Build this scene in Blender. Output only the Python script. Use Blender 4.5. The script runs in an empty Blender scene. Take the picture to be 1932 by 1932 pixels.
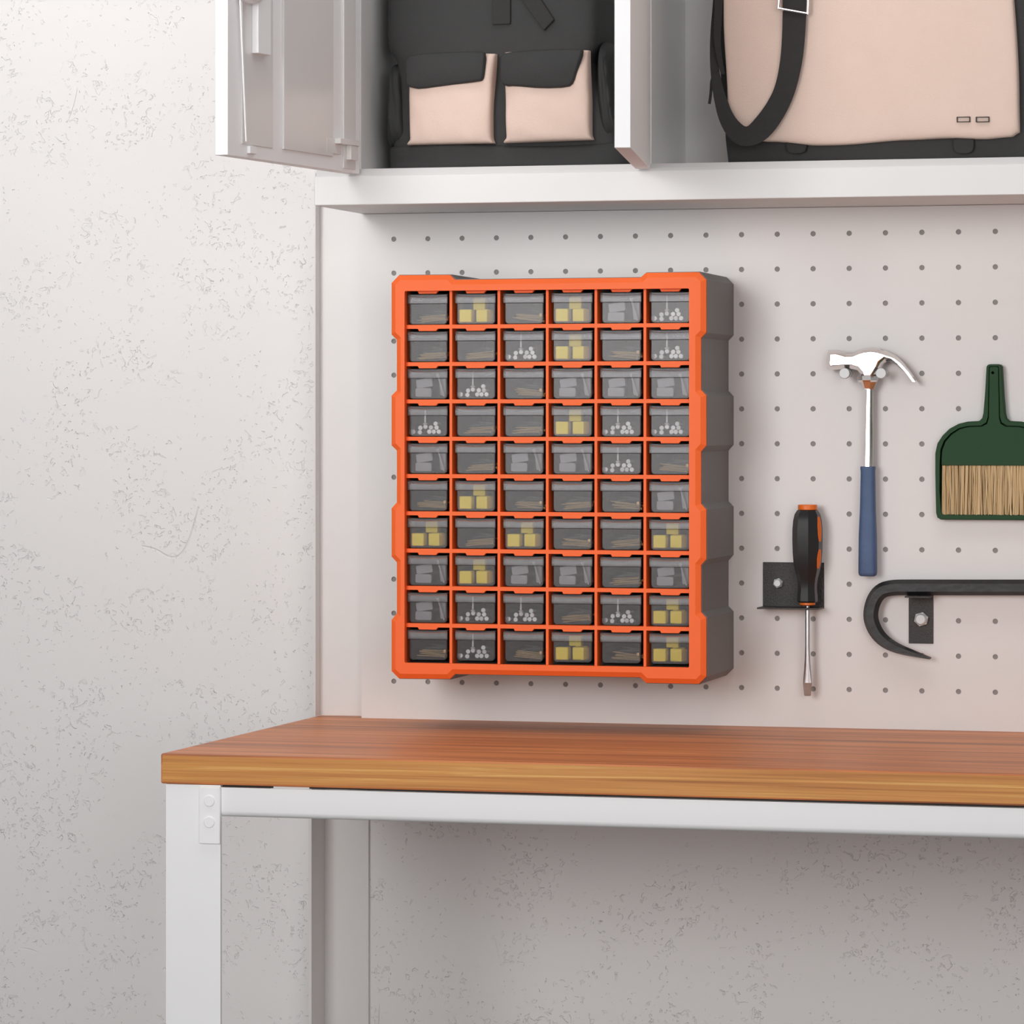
import bpy, bmesh, math, random
from mathutils import Vector, Matrix
random.seed(7)
C = bpy.context.scene.collection
PI = math.pi

# ---------------------------------------------------------------- camera
F_PX, YAW, HOR = 7212.448, 0.26341, 795.61
CAM = Vector((1.35977, -4.48619, 1.26465))
cam = bpy.data.cameras.new('camera'); camo = bpy.data.objects.new('camera', cam); C.objects.link(camo)
cam.sensor_width = 36; cam.lens = F_PX / 1932 * 36; cam.shift_y = -(966 - HOR) / 1932
cam.clip_start = 0.05; cam.clip_end = 50
camo.location = CAM; camo.rotation_euler = (PI / 2, 0, YAW)
bpy.context.scene.camera = camo
S_, C_ = math.sin(YAW), math.cos(YAW)

def at(px, py, y):
    """measured point of the photograph carried to the real vertical plane at depth y: returns (x, z)"""
    u = (px - 966) / F_PX; v = (HOR - py) / F_PX
    t = (y - CAM.y) / (C_ + u * S_)
    return (CAM.x + t * (-S_ + u * C_), CAM.z + t * v)

# ---------------------------------------------------------------- materials
def new_mat(name):
    m = bpy.data.materials.new(name); m.use_nodes = True
    nt = m.node_tree; b = nt.nodes['Principled BSDF']
    return m, nt, b
def lin(c):
    return tuple((x / 255 / 12.92) if x / 255 <= 0.04045 else ((x / 255 + 0.055) / 1.055) ** 2.4 for x in c) + (1,)
def mat(name, rgb, rough=0.5, metal=0.0, spec=0.5, noise=0.04, scale=40, bump=0.0, bscale=200, coat=0.0, aniso=None):
    m, nt, b = new_mat(name); N = nt.nodes; L = nt.links
    tc = N.new('ShaderNodeTexCoord')
    no = N.new('ShaderNodeTexNoise'); no.inputs['Scale'].default_value = scale; no.inputs['Detail'].default_value = 3
    mp = N.new('ShaderNodeMapping')
    if aniso: mp.inputs['Scale'].default_value = aniso
    L.new(tc.outputs['Object'], mp.inputs[0]); L.new(mp.outputs[0], no.inputs['Vector'])
    mx = N.new('ShaderNodeMix'); mx.data_type = 'RGBA'
    c = lin(rgb)
    mx.inputs[6].default_value = tuple(max(0, v * (1 - noise)) for v in c[:3]) + (1,)
    mx.inputs[7].default_value = tuple(min(1, v * (1 + noise)) for v in c[:3]) + (1,)
    L.new(no.outputs[0], mx.inputs[0]); L.new(mx.outputs[2], b.inputs['Base Color'])
    b.inputs['Roughness'].default_value = rough; b.inputs['Metallic'].default_value = metal
    b.inputs['Specular IOR Level'].default_value = spec; b.inputs['Coat Weight'].default_value = coat
    if bump:
        n2 = N.new('ShaderNodeTexNoise'); n2.inputs['Scale'].default_value = bscale; n2.inputs['Detail'].default_value = 4
        L.new(mp.outputs[0], n2.inputs['Vector'])
        bp = N.new('ShaderNodeBump'); bp.inputs['Strength'].default_value = bump; bp.inputs['Distance'].default_value = 0.002
        L.new(n2.outputs[0], bp.inputs['Height']); L.new(bp.outputs[0], b.inputs['Normal'])
    return m

def plaster(name, rgb, strength):
    m, nt, b = new_mat(name); N = nt.nodes; L = nt.links
    tc = N.new('ShaderNodeTexCoord')
    def math_(op, a, bb=None, v=None, clamp=False):
        n = N.new('ShaderNodeMath'); n.operation = op; n.use_clamp = clamp
        L.new(a, n.inputs[0])
        if bb is not None: L.new(bb, n.inputs[1])
        if v is not None: n.inputs[1].default_value = v
        return n.outputs[0]
    def noise(scale, detail=2, vec=None, dist=0.0):
        n = N.new('ShaderNodeTexNoise'); n.inputs['Scale'].default_value = scale; n.inputs['Detail'].default_value = detail
        n.inputs['Distortion'].default_value = dist
        L.new(vec or tc.outputs['Object'], n.inputs['Vector']); return n.outputs[0]
    def ramp(x, a, bb):
        n = N.new('ShaderNodeMapRange'); n.interpolation_type = 'SMOOTHSTEP'
        L.new(x, n.inputs[0]); n.inputs[1].default_value = a; n.inputs[2].default_value = bb; return n.outputs[0]
    # pits: sharply cut patches of mid-frequency noise, only inside loose clusters
    pit = ramp(noise(105, 2.5, dist=1.1), 0.611, 0.635)
    cluster = ramp(noise(10, 3), 0.492, 0.572)
    pits = math_('MULTIPLY', pit, cluster)
    pit2 = ramp(noise(150, 2, dist=0.6), 0.668, 0.691)
    p2 = math_('MULTIPLY', pit2, ramp(noise(15, 2), 0.42, 0.55))
    allp = math_('MAXIMUM', pits, p2)
    # hairline cracks
    mp = N.new('ShaderNodeMapping'); mp.inputs['Rotation'].default_value = (0, 0.8, 0); mp.inputs['Scale'].default_value = (1, 1, 0.5)
    L.new(tc.outputs['Object'], mp.inputs[0])
    cr = noise(3.2, 1.5, vec=mp.outputs[0], dist=0.1)
    crd = math_('ABSOLUTE', math_('SUBTRACT', cr, v=0.5))
    crack = math_('MULTIPLY', math_('SUBTRACT', ramp(crd, 0.0, 0.0014), v=1.0), v=0.45)
    crack = math_('MULTIPLY', crack, ramp(noise(8, 1), 0.62, 0.66))
    h = math_('SUBTRACT', crack, allp)
    bp = N.new('ShaderNodeBump'); bp.inputs['Strength'].default_value = strength; bp.inputs['Distance'].default_value = 0.0022
    L.new(h, bp.inputs['Height'])
    bp2 = N.new('ShaderNodeBump'); bp2.inputs['Strength'].default_value = 0.12; bp2.inputs['Distance'].default_value = 0.004
    L.new(noise(25, 4), bp2.inputs['Height']); L.new(bp.outputs[0], bp2.inputs['Normal'])
    L.new(bp2.outputs[0], b.inputs['Normal'])
    mx = N.new('ShaderNodeMix'); mx.data_type = 'RGBA'; c = lin(rgb)
    mx.inputs[6].default_value = tuple(v * 0.97 for v in c[:3]) + (1,); mx.inputs[7].default_value = tuple(min(1, v * 1.03) for v in c[:3]) + (1,)
    L.new(noise(3, 3), mx.inputs[0]); L.new(mx.outputs[2], b.inputs['Base Color'])
    b.inputs['Roughness'].default_value = 0.55; b.inputs['Specular IOR Level'].default_value = 0.3
    return m

def wood(name, cols, sx, sz, rough=0.42, spec=0.35):
    """long streaks of grain along x"""
    m, nt, b = new_mat(name); N = nt.nodes; L = nt.links
    tc = N.new('ShaderNodeTexCoord'); mp = N.new('ShaderNodeMapping'); mp.inputs['Scale'].default_value = (sx, sz, sz)
    L.new(tc.outputs['Object'], mp.inputs[0])
    n1 = N.new('ShaderNodeTexNoise'); n1.inputs['Scale'].default_value = 1; n1.inputs['Detail'].default_value = 6; n1.inputs['Roughness'].default_value = 0.62; n1.inputs['Distortion'].default_value = 0.6
    L.new(mp.outputs[0], n1.inputs['Vector'])
    cr = N.new('ShaderNodeValToRGB'); e = cr.color_ramp.elements
    e[0].position = 0.28; e[0].color = lin(cols[0]); e[1].position = 0.74; e[1].color = lin(cols[-1])
    for i, c in enumerate(cols[1:-1]):
        x = e.new(0.28 + 0.46 * (i + 1) / (len(cols) - 1)); x.color = lin(c)
    L.new(n1.outputs[0], cr.inputs[0])
    mp2 = N.new('ShaderNodeMapping'); mp2.inputs['Scale'].default_value = (sx * 3, sz * 7, sz * 7)
    L.new(tc.outputs['Object'], mp2.inputs[0])
    n2 = N.new('ShaderNodeTexNoise'); n2.inputs['Scale'].default_value = 1; n2.inputs['Detail'].default_value = 4
    L.new(mp2.outputs[0], n2.inputs['Vector'])
    mr = N.new('ShaderNodeMapRange'); mr.inputs[1].default_value = 0.3; mr.inputs[2].default_value = 0.7; mr.inputs[3].default_value = 0.86; mr.inputs[4].default_value = 1.1
    L.new(n2.outputs[0], mr.inputs[0])
    mul = N.new('ShaderNodeVectorMath'); mul.operation = 'SCALE'
    L.new(cr.outputs[0], mul.inputs[0]); L.new(mr.outputs[0], mul.inputs['Scale'])
    L.new(mul.outputs[0], b.inputs['Base Color'])
    b.inputs['Roughness'].default_value = rough; b.inputs['Specular IOR Level'].default_value = spec
    return m

def clear_plastic(name, tint, haze, hazecol):
    """thin clear plastic: see-through, slightly milky, with glossy reflections"""
    m, nt, b = new_mat(name); N = nt.nodes; L = nt.links
    out = [n for n in N if n.type == 'OUTPUT_MATERIAL'][0]; N.remove(b)
    tr = N.new('ShaderNodeBsdfTransparent'); tr.inputs[0].default_value = lin(tint)
    df = N.new('ShaderNodeBsdfDiffuse'); df.inputs[0].default_value = lin(hazecol)
    gl = N.new('ShaderNodeBsdfGlossy'); gl.inputs['Roughness'].default_value = 0.2
    fr = N.new('ShaderNodeFresnel'); fr.inputs[0].default_value = 1.28
    no = N.new('ShaderNodeTexNoise'); no.inputs['Scale'].default_value = 90
    bp = N.new('ShaderNodeBump'); bp.inputs['Strength'].default_value = 0.15; bp.inputs['Distance'].default_value = 0.001
    tc = N.new('ShaderNodeTexCoord'); L.new(tc.outputs['Object'], no.inputs['Vector']); L.new(no.outputs[0], bp.inputs['Height'])
    L.new(bp.outputs[0], gl.inputs['Normal'])
    m1 = N.new('ShaderNodeMixShader'); m1.inputs[0].default_value = haze
    L.new(tr.outputs[0], m1.inputs[1]); L.new(df.outputs[0], m1.inputs[2])
    m2 = N.new('ShaderNodeMixShader'); L.new(fr.outputs[0], m2.inputs[0])
    L.new(m1.outputs[0], m2.inputs[1]); L.new(gl.outputs[0], m2.inputs[2]); L.new(m2.outputs[0], out.inputs[0])
    return m

M = dict(
    wall=plaster('plaster', (238, 235, 234), 0.75),
    floor=mat('concrete_floor', (96, 92, 90), 0.7, bump=0.2),
    white=mat('white_powder_coat', (249, 249, 250), 0.42, noise=0.01, spec=0.4),
    whiteg=mat('white_gloss_coat', (233, 231, 230), 0.22, noise=0.01, spec=0.6),
    panel=mat('grey_white_coat', (229, 226, 225), 0.38, noise=0.015, spec=0.45),
    cabwhite=mat('white_cabinet_coat', (231, 230, 229), 0.4, noise=0.01, spec=0.4),
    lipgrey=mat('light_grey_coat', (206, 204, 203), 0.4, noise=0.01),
    inner=mat('grey_cabinet_lining', (240, 239, 238), 0.18, noise=0.01, spec=0.7),
    backing=mat('grey_backing', (150, 146, 144), 0.7),
    rubber=mat('gap_shade_black', (26, 24, 24), 0.7),  # shade of the gap under the worktop, painted near black
    wood_top=wood('red_brown_wood', [(140, 86, 58), (200, 120, 72), (228, 142, 84), (242, 176, 120)], 1.8, 42, 0.42, 0.3),
    wood_front=wood('golden_wood', [(160, 96, 44), (200, 132, 66), (214, 150, 78), (246, 204, 128)], 2.0, 170),
    orange=mat('orange_plastic', (255, 112, 52), 0.45, noise=0.02, spec=0.25),
    housing=mat('dark_grey_plastic', (116, 114, 113), 0.55, noise=0.03, bump=0.1, bscale=600),
    cell=mat('grey_cell_plastic', (182, 178, 176), 0.6),
    clear=clear_plastic('clear_drawer_plastic', (246, 246, 247), 0.05, (205, 202, 202)),
    lip=clear_plastic('clear_lip_plastic', (240, 240, 242), 0.07, (225, 223, 223)),
    yellow=mat('yellow_foam', (250, 226, 72), 0.7, noise=0.03, bump=0.1),
    screw=mat('silver_screw_metal', (205, 205, 204), 0.45, metal=0.2),
    nail=mat('brown_screw_metal', (172, 146, 98), 0.4, metal=0.3),
    nailh=mat('brass_screw_head', (220, 180, 120), 0.4, metal=0.3),
    dark=mat('shaded_screw_metal', (70, 74, 74), 0.4, metal=0.4),  # screws at the drawer backs, their shade put into the colour
    grip=mat('grey_anchor_plastic', (150, 150, 154), 0.5, noise=0.12),
    blackf=mat('black_nylon', (52, 52, 52), 0.75, noise=0.08, bump=0.35, bscale=900),
    blackd=mat('black_soft_nylon', (40, 40, 40), 0.7, noise=0.1, bump=0.5, bscale=60),
    strap=mat('black_webbing', (56, 54, 54), 0.8, noise=0.1, bump=0.6, bscale=1200, aniso=(0.3, 1, 3)),
    pink=mat('pale_pink_canvas', (232, 206, 192), 0.75, noise=0.03, bump=0.25, bscale=700),
    ink=mat('black_print', (30, 26, 26), 0.6),
    chrome=mat('polished_steel', (245, 240, 238), 0.14, metal=1.0, noise=0.02),
    steel=mat('brushed_steel', (205, 205, 208), 0.32, metal=1.0, noise=0.04),
    zinc=mat('zinc_bolt', (205, 207, 208), 0.5, metal=0.3),
    tip=mat('ground_steel_tip', (140, 120, 110), 0.5, metal=0.6, noise=0.15, scale=300),
    blue=mat('blue_rubber_grip', (74, 97, 134), 0.55, noise=0.12, scale=60, bump=0.2),
    green=mat('dark_green_plastic', (44, 76, 50), 0.55, noise=0.03, spec=0.15),
    straw=mat('straw_bristle', (196, 168, 124), 0.75, noise=0.3, scale=500, aniso=(1, 1, 0.05)),
    straw2=mat('pale_straw', (214, 186, 142), 0.75, noise=0.2, scale=500, aniso=(1, 1, 0.05)),
    sd_black=mat('black_grip_plastic', (34, 34, 35), 0.32, noise=0.05),
    sd_orange=mat('orange_grip_plastic', (240, 118, 40), 0.4, noise=0.03),
    crow=mat('black_forged_steel', (46, 46, 47), 0.45, metal=0.3, noise=0.5, scale=45, bump=0.3, bscale=120),
    bracket=mat('dark_speckled_steel', (66, 64, 63), 0.5, metal=0.3, noise=0.6, scale=700, bump=0.4, bscale=700),
)

# ---------------------------------------------------------------- mesh builder
class MB:
    def __init__(s): s.v = []; s.f = []; s.mi = []
    def add(s, vs, fs, mi=0):
        o = len(s.v); s.v += [tuple(v) for v in vs]; s.f += [tuple(i + o for i in f) for f in fs]; s.mi += [mi] * len(fs)
    def box(s, x0, x1, y0, y1, z0, z1, fn=None, mi=0):
        vs = [(x, y, z) for x in (x0, x1) for y in (y0, y1) for z in (z0, z1)]
        if fn: vs = [fn(*v) for v in vs]
        s.add(vs, [(0, 1, 3, 2), (4, 6, 7, 5), (0, 4, 5, 1), (2, 3, 7, 6), (0, 2, 6, 4), (1, 5, 7, 3)], mi)
    def loft(s, rings, cap0=True, cap1=True, mi=0):
        n = len(rings[0]); vs = [p for r in rings for p in r]; fs = []
        for k in range(len(rings) - 1):
            for i in range(n):
                j = (i + 1) % n
                fs.append((k * n + i, k * n + j, (k + 1) * n + j, (k + 1) * n + i))
        if cap0: fs.append(tuple(range(n))[::-1])
        if cap1: fs.append(tuple((len(rings) - 1) * n + i for i in range(n)))
        s.add(vs, fs, mi)
    def prism(s, poly, layers, fn=None, cap0=True, cap1=True, mi=0):
        """outline in (x, z), lofted through layers of (y, inset)"""
        rings = []
        for y, ins in layers:
            pp = inset(poly, ins) if ins else poly
            r = [(x, y, z) for x, z in pp]
            rings.append([fn(*p) for p in r] if fn else r)
        s.loft(rings, cap0, cap1, mi)
    def lathe(s, base, prof, n=24, axis='z', fn=None, mi=0, rot=0.0):
        """prof: list of (radius, distance along axis)"""
        rings = []
        for r, h in prof:
            ring = []
            for i in range(n):
                a = 2 * PI * i / n + rot; u, w = r * math.cos(a), r * math.sin(a)
                p = {'z': (u, w, h), 'y': (u, h, w), 'x': (h, u, w)}[axis]
                p = (base[0] + p[0], base[1] + p[1], base[2] + p[2])
                ring.append(fn(*p) if fn else p)
            rings.append(ring)
        s.loft(rings, True, True, mi)
    def tube(s, pts, radii, n=10, flat=1.0, mi=0):
        pts = [Vector(p) for p in pts]; rings = []
        for i, p in enumerate(pts):
            t = (pts[min(i + 1, len(pts) - 1)] - pts[max(i - 1, 0)]).normalized()
            up = Vector((0, 1, 0)) if abs(t.y) < 0.95 else Vector((0, 0, 1))
            a = t.cross(up).normalized(); b = a.cross(t).normalized()
            r = radii[i] if isinstance(radii, (list, tuple)) else radii
            rings.append([tuple(p + a * math.cos(2 * PI * k / n) * r + b * math.sin(2 * PI * k / n) * r * flat) for k in range(n)])
        s.loft(rings, True, True, mi)
    def build(s, name, m, parent=None, smooth=False, bevel=0.0, seg=2, origin=None, angle=40):
        me = bpy.data.meshes.new(name)
        vs = s.v
        if origin is not None: vs = [(v[0] - origin[0], v[1] - origin[1], v[2] - origin[2]) for v in vs]
        me.from_pydata(vs, [], s.f)
        ms = m if isinstance(m, (list, tuple)) else [m]
        for x in ms: me.materials.append(x)
        me.polygons.foreach_set('material_index', s.mi)
        bm = bmesh.new(); bm.from_mesh(me); bmesh.ops.recalc_face_normals(bm, faces=bm.faces); bm.to_mesh(me); bm.free()
        if smooth:
            for p in me.polygons: p.use_smooth = True
            me.set_sharp_from_angle(angle=math.radians(angle))
        me.update()
        o = bpy.data.objects.new(name, me); C.objects.link(o)
        if origin is not None: o.location = origin
        if parent:
            o.parent = parent
            o.location = Vector(o.location) - Vector(parent.location)
        if bevel:
            b = o.modifiers.new('edge', 'BEVEL'); b.width = bevel; b.segments = seg; b.limit_method = 'ANGLE'; b.angle_limit = math.radians(40)
            b.harden_normals = False
            for p in me.polygons: p.use_smooth = True
            me.set_sharp_from_angle(angle=math.radians(50))
        return o

def inset(poly, d):
    """offset a closed outline inwards by d (any winding)"""
    n = len(poly)
    area = sum(poly[i][0] * poly[(i + 1) % n][1] - poly[(i + 1) % n][0] * poly[i][1] for i in range(n))
    sg = 1 if area > 0 else -1; out = []
    for i in range(n):
        p0, p1, p2 = Vector(poly[i - 1]), Vector(poly[i]), Vector(poly[(i + 1) % n])
        a = (p1 - p0).normalized(); b = (p2 - p1).normalized()
        na = Vector((-a.y, a.x)) * sg; nb = Vector((-b.y, b.x)) * sg
        m = (na + nb)
        k = 1 + na.dot(nb)
        m = m / k if k > 0.25 else na
        out.append((p1.x + m.x * d, p1.y + m.y * d))
    return out

def smooth_poly(pts, it=2):
    for _ in range(it):
        q = []
        n = len(pts)
        for i in range(n):
            a, b = pts[i], pts[(i + 1) % n]
            q += [(a[0] * .75 + b[0] * .25, a[1] * .75 + b[1] * .25), (a[0] * .25 + b[0] * .75, a[1] * .25 + b[1] * .75)]
        pts = q
    return pts

def smooth_line(pts, it=2):
    for _ in range(it):
        q = [pts[0]]
        for a, b in zip(pts, pts[1:]):
            q.append(tuple(x * .75 + y * .25 for x, y in zip(a, b))); q.append(tuple(x * .25 + y * .75 for x, y in zip(a, b)))
        q.append(pts[-1]); pts = q
    return pts

def round_rect(x0, x1, z0, z1, r, n=4):
    out = []
    for cx, cz, a0 in ((x1 - r, z0 + r, -90), (x1 - r, z1 - r, 0), (x0 + r, z1 - r, 90), (x0 + r, z0 + r, 180)):
        for k in range(n + 1):
            a = math.radians(a0 + 90 * k / n); out.append((cx + r * math.cos(a), cz + r * math.sin(a)))
    return out

def tag(o, label=None, cat=None, group=None, kind=None):
    if label: o['label'] = label
    if cat: o['category'] = cat
    if group: o['group'] = group
    if kind: o['kind'] = kind
    return o
def thing(name, loc, label, cat, group=None):
    o = bpy.data.objects.new(name, None); C.objects.link(o); o.location = loc; o.empty_display_size = 0.05
    return tag(o, label, cat, group)

# ---------------------------------------------------------------- the setting
WALL_Y = 0.088
b = MB(); b.box(-3.2, 4.2, WALL_Y, WALL_Y + 0.15, 0, 2.9)
tag(b.build('wall_back', M['wall']), kind='structure')
b = MB(); b.box(-3.2, 4.2, -6.5, WALL_Y + 0.15, -0.1, 0)
tag(b.build('floor', M['floor']), kind='structure')

# ---------------------------------------------------------------- workbench
T0, T1 = 0.8676, 0.9007                    # underside and top of the worktop
bench = thing('workbench', (0.7, -0.25, 0), 'white steel workbench with a thick red-brown wooden worktop against the plaster wall', 'workbench')
b = MB()
XL, XR, YF, YB = -0.1046, 1.62, -0.537, 0.03
vs = [(x, y, z) for x in (XL, XR) for y in (YF, YB) for z in (T0, T1)]
b.add(vs, [(0, 2, 6, 4), (1, 5, 7, 3)], 0)                                # underside, top
b.add(vs, [(0, 4, 5, 1), (2, 3, 7, 6), (0, 1, 3, 2), (4, 6, 7, 5)], 1)   # edges
wt = b.build('worktop', [M['wood_top'], M['wood_front']], bench)
bm = bmesh.new(); bm.from_mesh(wt.data); bmesh.ops.remove_doubles(bm, verts=bm.verts, dist=1e-5); bmesh.ops.recalc_face_normals(bm, faces=bm.faces); bm.to_mesh(wt.data); bm.free()
bv = wt.modifiers.new('edge', 'BEVEL'); bv.width = 0.0022; bv.segments = 3; bv.material = 0
def angle_leg(x0, x1, y0, y1, out_x, out_y, t=0.004):
    """steel angle: one flange facing the room (plane y), one running back (plane x)"""
    m = MB()
    pf = [(x0, y0), (x1, y0), (x1, y1), (x0, y1)]
    if out_y == 'front': m.box(x0, x1, y0, y0 + t, 0, T0 - 0.0004)
    else: m.box(x0, x1, y1 - t, y1, 0, T0 - 0.0004)
    if out_x == 'left': m.box(x0, x0 + t, y0 + (t if out_y == 'front' else 0), y1 - (0 if out_y == 'front' else t), 0, T0 - 0.0004)
    else: m.box(x1 - t, x1, y0 + (t if out_y == 'front' else 0), y1 - (0 if out_y == 'front' else t), 0, T0 - 0.0004)
    return m
angle_leg(-0.0990, -0.0357, -0.535, -0.475, 'left', 'front').build('leg', M['white'], bench)
angle_leg(1.55, 1.613, -0.535, -0.475, 'right', 'front').build('leg', M['white'], bench)
xa = at(582, 1700, 0.029)[0]
angle_leg(xa, at(695, 1700, 0.083)[0], 0.029, 0.087, 'left', 'back').build('leg', M['panel'], bench)
angle_leg(1.50, 1.57, 0.029, 0.087, 'right', 'back').build('leg', M['panel'], bench)
# front rail: rolled face with a soft lower edge
b = MB()
prof = [(-0.5345, 0.8650), (-0.5345, 0.8392), (-0.5341, 0.8375), (-0.5325, 0.8350), (-0.5290, 0.8330), (-0.500, 0.8325), (-0.500, 0.8345), (-0.5285, 0.8345), (-0.5312, 0.8360), (-0.5325, 0.8385), (-0.5328, 0.8400), (-0.5325, 0.8650)]
b.loft([[(x, y, z) for y, z in prof] for x in (-0.0357, 1.55)])
b.build('rail', M['white'], bench, smooth=True, angle=50)
b = MB(); b.box(-0.0357, 1.55, 0.005, 0.0075, 0.832, 0.8655); b.build('rail', M['white'], bench)
b = MB(); b.box(-0.0925, -0.0895, -0.474, 0.024, 0.832, 0.8655); b.build('rail', M['white'], bench)
# strips in the rail gap; black ones are its shade put in as colour
b = MB(); b.box(-0.034, 0.024, -0.533, -0.45, 0.8655, T0); b.box(0.066, 1.54, -0.5325, -0.45, 0.8658, T0)
b.build('gap_strip', M['rubber'], bench)
b = MB(); b.box(0.0245, 0.0655, -0.533, -0.46, 0.8655, T0); b.build('gap_strip', M['panel'], bench)
# end brackets with two rivets
for x0, x1 in ((-0.0596, -0.0352), (1.549, 1.573)):
    b = MB(); b.prism(round_rect(x0, x1, 0.8031, 0.8652, 0.0012, 2), [(-0.5352, 0), (-0.5378, 0), (-0.5386, 0.0008)])
    br = b.build('rail_bracket', M['white'], bench, smooth=True)
    for z in (at(395, 1511, -0.5386)[1], at(395, 1551, -0.5386)[1]):
        b = MB(); xx = x0 + 0.0122
        b.lathe((xx, 0, z), [(0.0063, -0.5385), (0.0063, -0.5394), (0.0056, -0.5400)], 20, 'y')
        r = b.build('bolt', M['white'], None, smooth=True); r.parent = br; r.location = -br.matrix_world.translation if False else (Vector((0, 0, 0)) - Vector(bench.location) - Vector(br.location))

# the builder stores vertices in world space; for parts of parts keep them there
def sub(o, parent):
    """parent o (whose vertices are in world coordinates) below parent, keeping its place"""
    o.parent = parent
    off = Vector((0, 0, 0)); p = parent
    while p is not None: off += Vector(p.location); p = p.parent
    o.location = -off
    return o
for o in list(C.objects):
    if o.name.startswith('bolt') and o.parent: sub(o, o.parent)

# ---------------------------------------------------------------- upright post
xp0, xp1 = at(593, 900, 0.012)[0], -0.0420
b = MB()
b.box(xp0, -0.030, 0.0305, 0.033, T1, 2.15)
b.box(xp0, xp0 + 0.0015, 0.012, 0.030, T1, 2.15)
b.box(xp0, xp0 + 0.0015, 0.033, WALL_Y - 0.002, T1, 2.15)
tag(b.build('upright_post', M['panel']), 'pale grey steel upright post between the rough plaster wall and the pegboard', 'post')

# ---------------------------------------------------------------- pegboard
PX, PZ, Z0 = 0.04343, 0.041672, 0.9466
NC, NR, HR = 37, 14, 0.0032
peg = thing('pegboard', (0.7, 0, T1), 'large pale grey perforated pegboard standing behind the worktop', 'pegboard')
b = MB(); n = 16; t = 0.0012
for i in range(NC):
    for j in range(NR):
        cx, cz = i * PX, Z0 + j * PZ; sq = []; ci = []
        for k in range(n):
            a = 2 * PI * (k + 0.5) / n + 0; c_, s_ = math.cos(a), math.sin(a)
            ci.append((cx + HR * c_, cz + HR * s_))
            q = max(abs(c_), abs(s_)); sq.append((cx + PX / 2 * c_ / q, cz + PZ / 2 * s_ / q))
        vs = [(x, 0, z) for x, z in sq] + [(x, 0, z) for x, z in ci] + [(x, t, z) for x, z in ci]
        fs = []
        for k in range(n):
            l = (k + 1) % n
            fs.append((k, l, n + l, n + k)); fs.append((n + k, n + l, 2 * n + l, 2 * n + k))
        # square corners
        for (k0, k1, sx, sz) in ((1, 2, 1, 1), (5, 6, -1, 1), (9, 10, -1, -1), (13, 14, 1, -1)):
            vs.append((cx + sx * PX / 2, 0, cz + sz * PZ / 2)); fs.append((k0, k1, len(vs) - 1))
        b.add(vs, fs)
xl, xr_ = -PX / 2, (NC - 0.5) * PX; zl, zh = Z0 - PZ / 2, Z0 + (NR - 0.5) * PZ
for (a0, a1, c0, c1) in ((-0.0416, xl, T1, 1.5195), (xl, xr_, T1, zl), (xl, xr_, zh, 1.5195), (xr_, 1.62, T1, 1.5195)):
    b.add([(a0, 0, c0), (a1, 0, c0), (a1, 0, c1), (a0, 0, c1)], [(0, 1, 2, 3)])
# turned edges and rear
b.add([(-0.0416, 0, T1), (-0.0416, 0, 1.5195), (-0.0416, 0.03, 1.5195), (-0.0416, 0.03, T1)], [(0, 1, 2, 3)])
b.add([(1.62, 0, T1), (1.62, 0, 1.5195), (1.62, 0.03, 1.5195), (1.62, 0.03, T1)], [(0, 1, 2, 3)])
b.build('perforated_sheet', M['panel'], peg)
b = MB(); b.box(-0.0405, 1.61, 0.0014, 0.0044, T1, 1.5190); b.build('backing_sheet', M['backing'], peg)
for o in peg.children: pass

# ---------------------------------------------------------------- wall cabinet
CB, CT, CYF = 1.5199, 2.12, -0.187
cab = thing('wall_cabinet', (0.75, -0.09, CB), 'white steel wall cabinet with both doors swung open above the pegboard', 'cabinet')
WX0, WX1 = 0.0152, 1.60           # inside faces
b = MB(); b.box(-0.0416, 1.66, CYF, 0.008, CB, 1.5545); 
b.build('bottom_slab', M['cabwhite'], cab, bevel=0.001)
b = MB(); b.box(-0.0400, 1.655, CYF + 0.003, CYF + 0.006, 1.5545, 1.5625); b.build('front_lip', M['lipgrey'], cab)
b = MB(); b.box(-0.0412, 1.655, CYF + 0.007, 0.0, 1.5545, 1.5585); b.build('floor_panel', M['inner'], cab)
b = MB(); b.box(-0.0412, WX0, CYF + 0.004, 0.0, 1.5586, CT); b.build('side_panel', M['inner'], cab)
b = MB(); b.box(WX1, 1.655, CYF + 0.004, 0.0, 1.5586, CT); b.build('side_panel', M['inner'], cab)
b = MB(); b.box(0.3490, 0.3655, CYF + 0.007, -0.0005, 1.5586, CT); b.build('partition', M['inner'], cab)
b = MB(); b.box(-0.0412, 1.655, 0.0002, 0.006, 1.5546, CT); b.build('back_panel', M['inner'], cab)
b = MB(); b.box(-0.0416, 1.66, CYF, 0.006, CT, CT + 0.03); b.build('top_panel', M['white'], cab)

def door(hx, hy, fx, fy, thick, side):
    """door leaf from hinge (hx,hy) to free edge (fx,fy) along its right-hand face; returns mapping (u, v, z) -> world, v to the right"""
    L = math.hypot(fx - hx, fy - hy); ux, uy = (fx - hx) / L, (fy - hy) / L
    nx, ny = -uy, ux
    if nx < 0: nx, ny = -nx, -ny
    def fn(u, v, z): return (hx + ux * u + nx * v, hy + uy * u + ny * v, z)
    return L, fn, (hx, hy, ux, uy)
def door_u(px, D):
    """distance from the hinge of the vertical line seen at photo column px on the door's right-hand face"""
    hx, hy, ux, uy = D
    k = (px - 966) / F_PX; dx, dy = -S_ + k * C_, C_ + k * S_
    # CAM + t d = h + u U
    det = dx * (-uy) + ux * dy
    rx, ry = hx - CAM.x, hy - CAM.y
    t = (rx * (-uy) + ux * ry) / det
    return (CAM.x + t * dx - hx) * ux + (CAM.y + t * dy - hy) * uy
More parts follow.
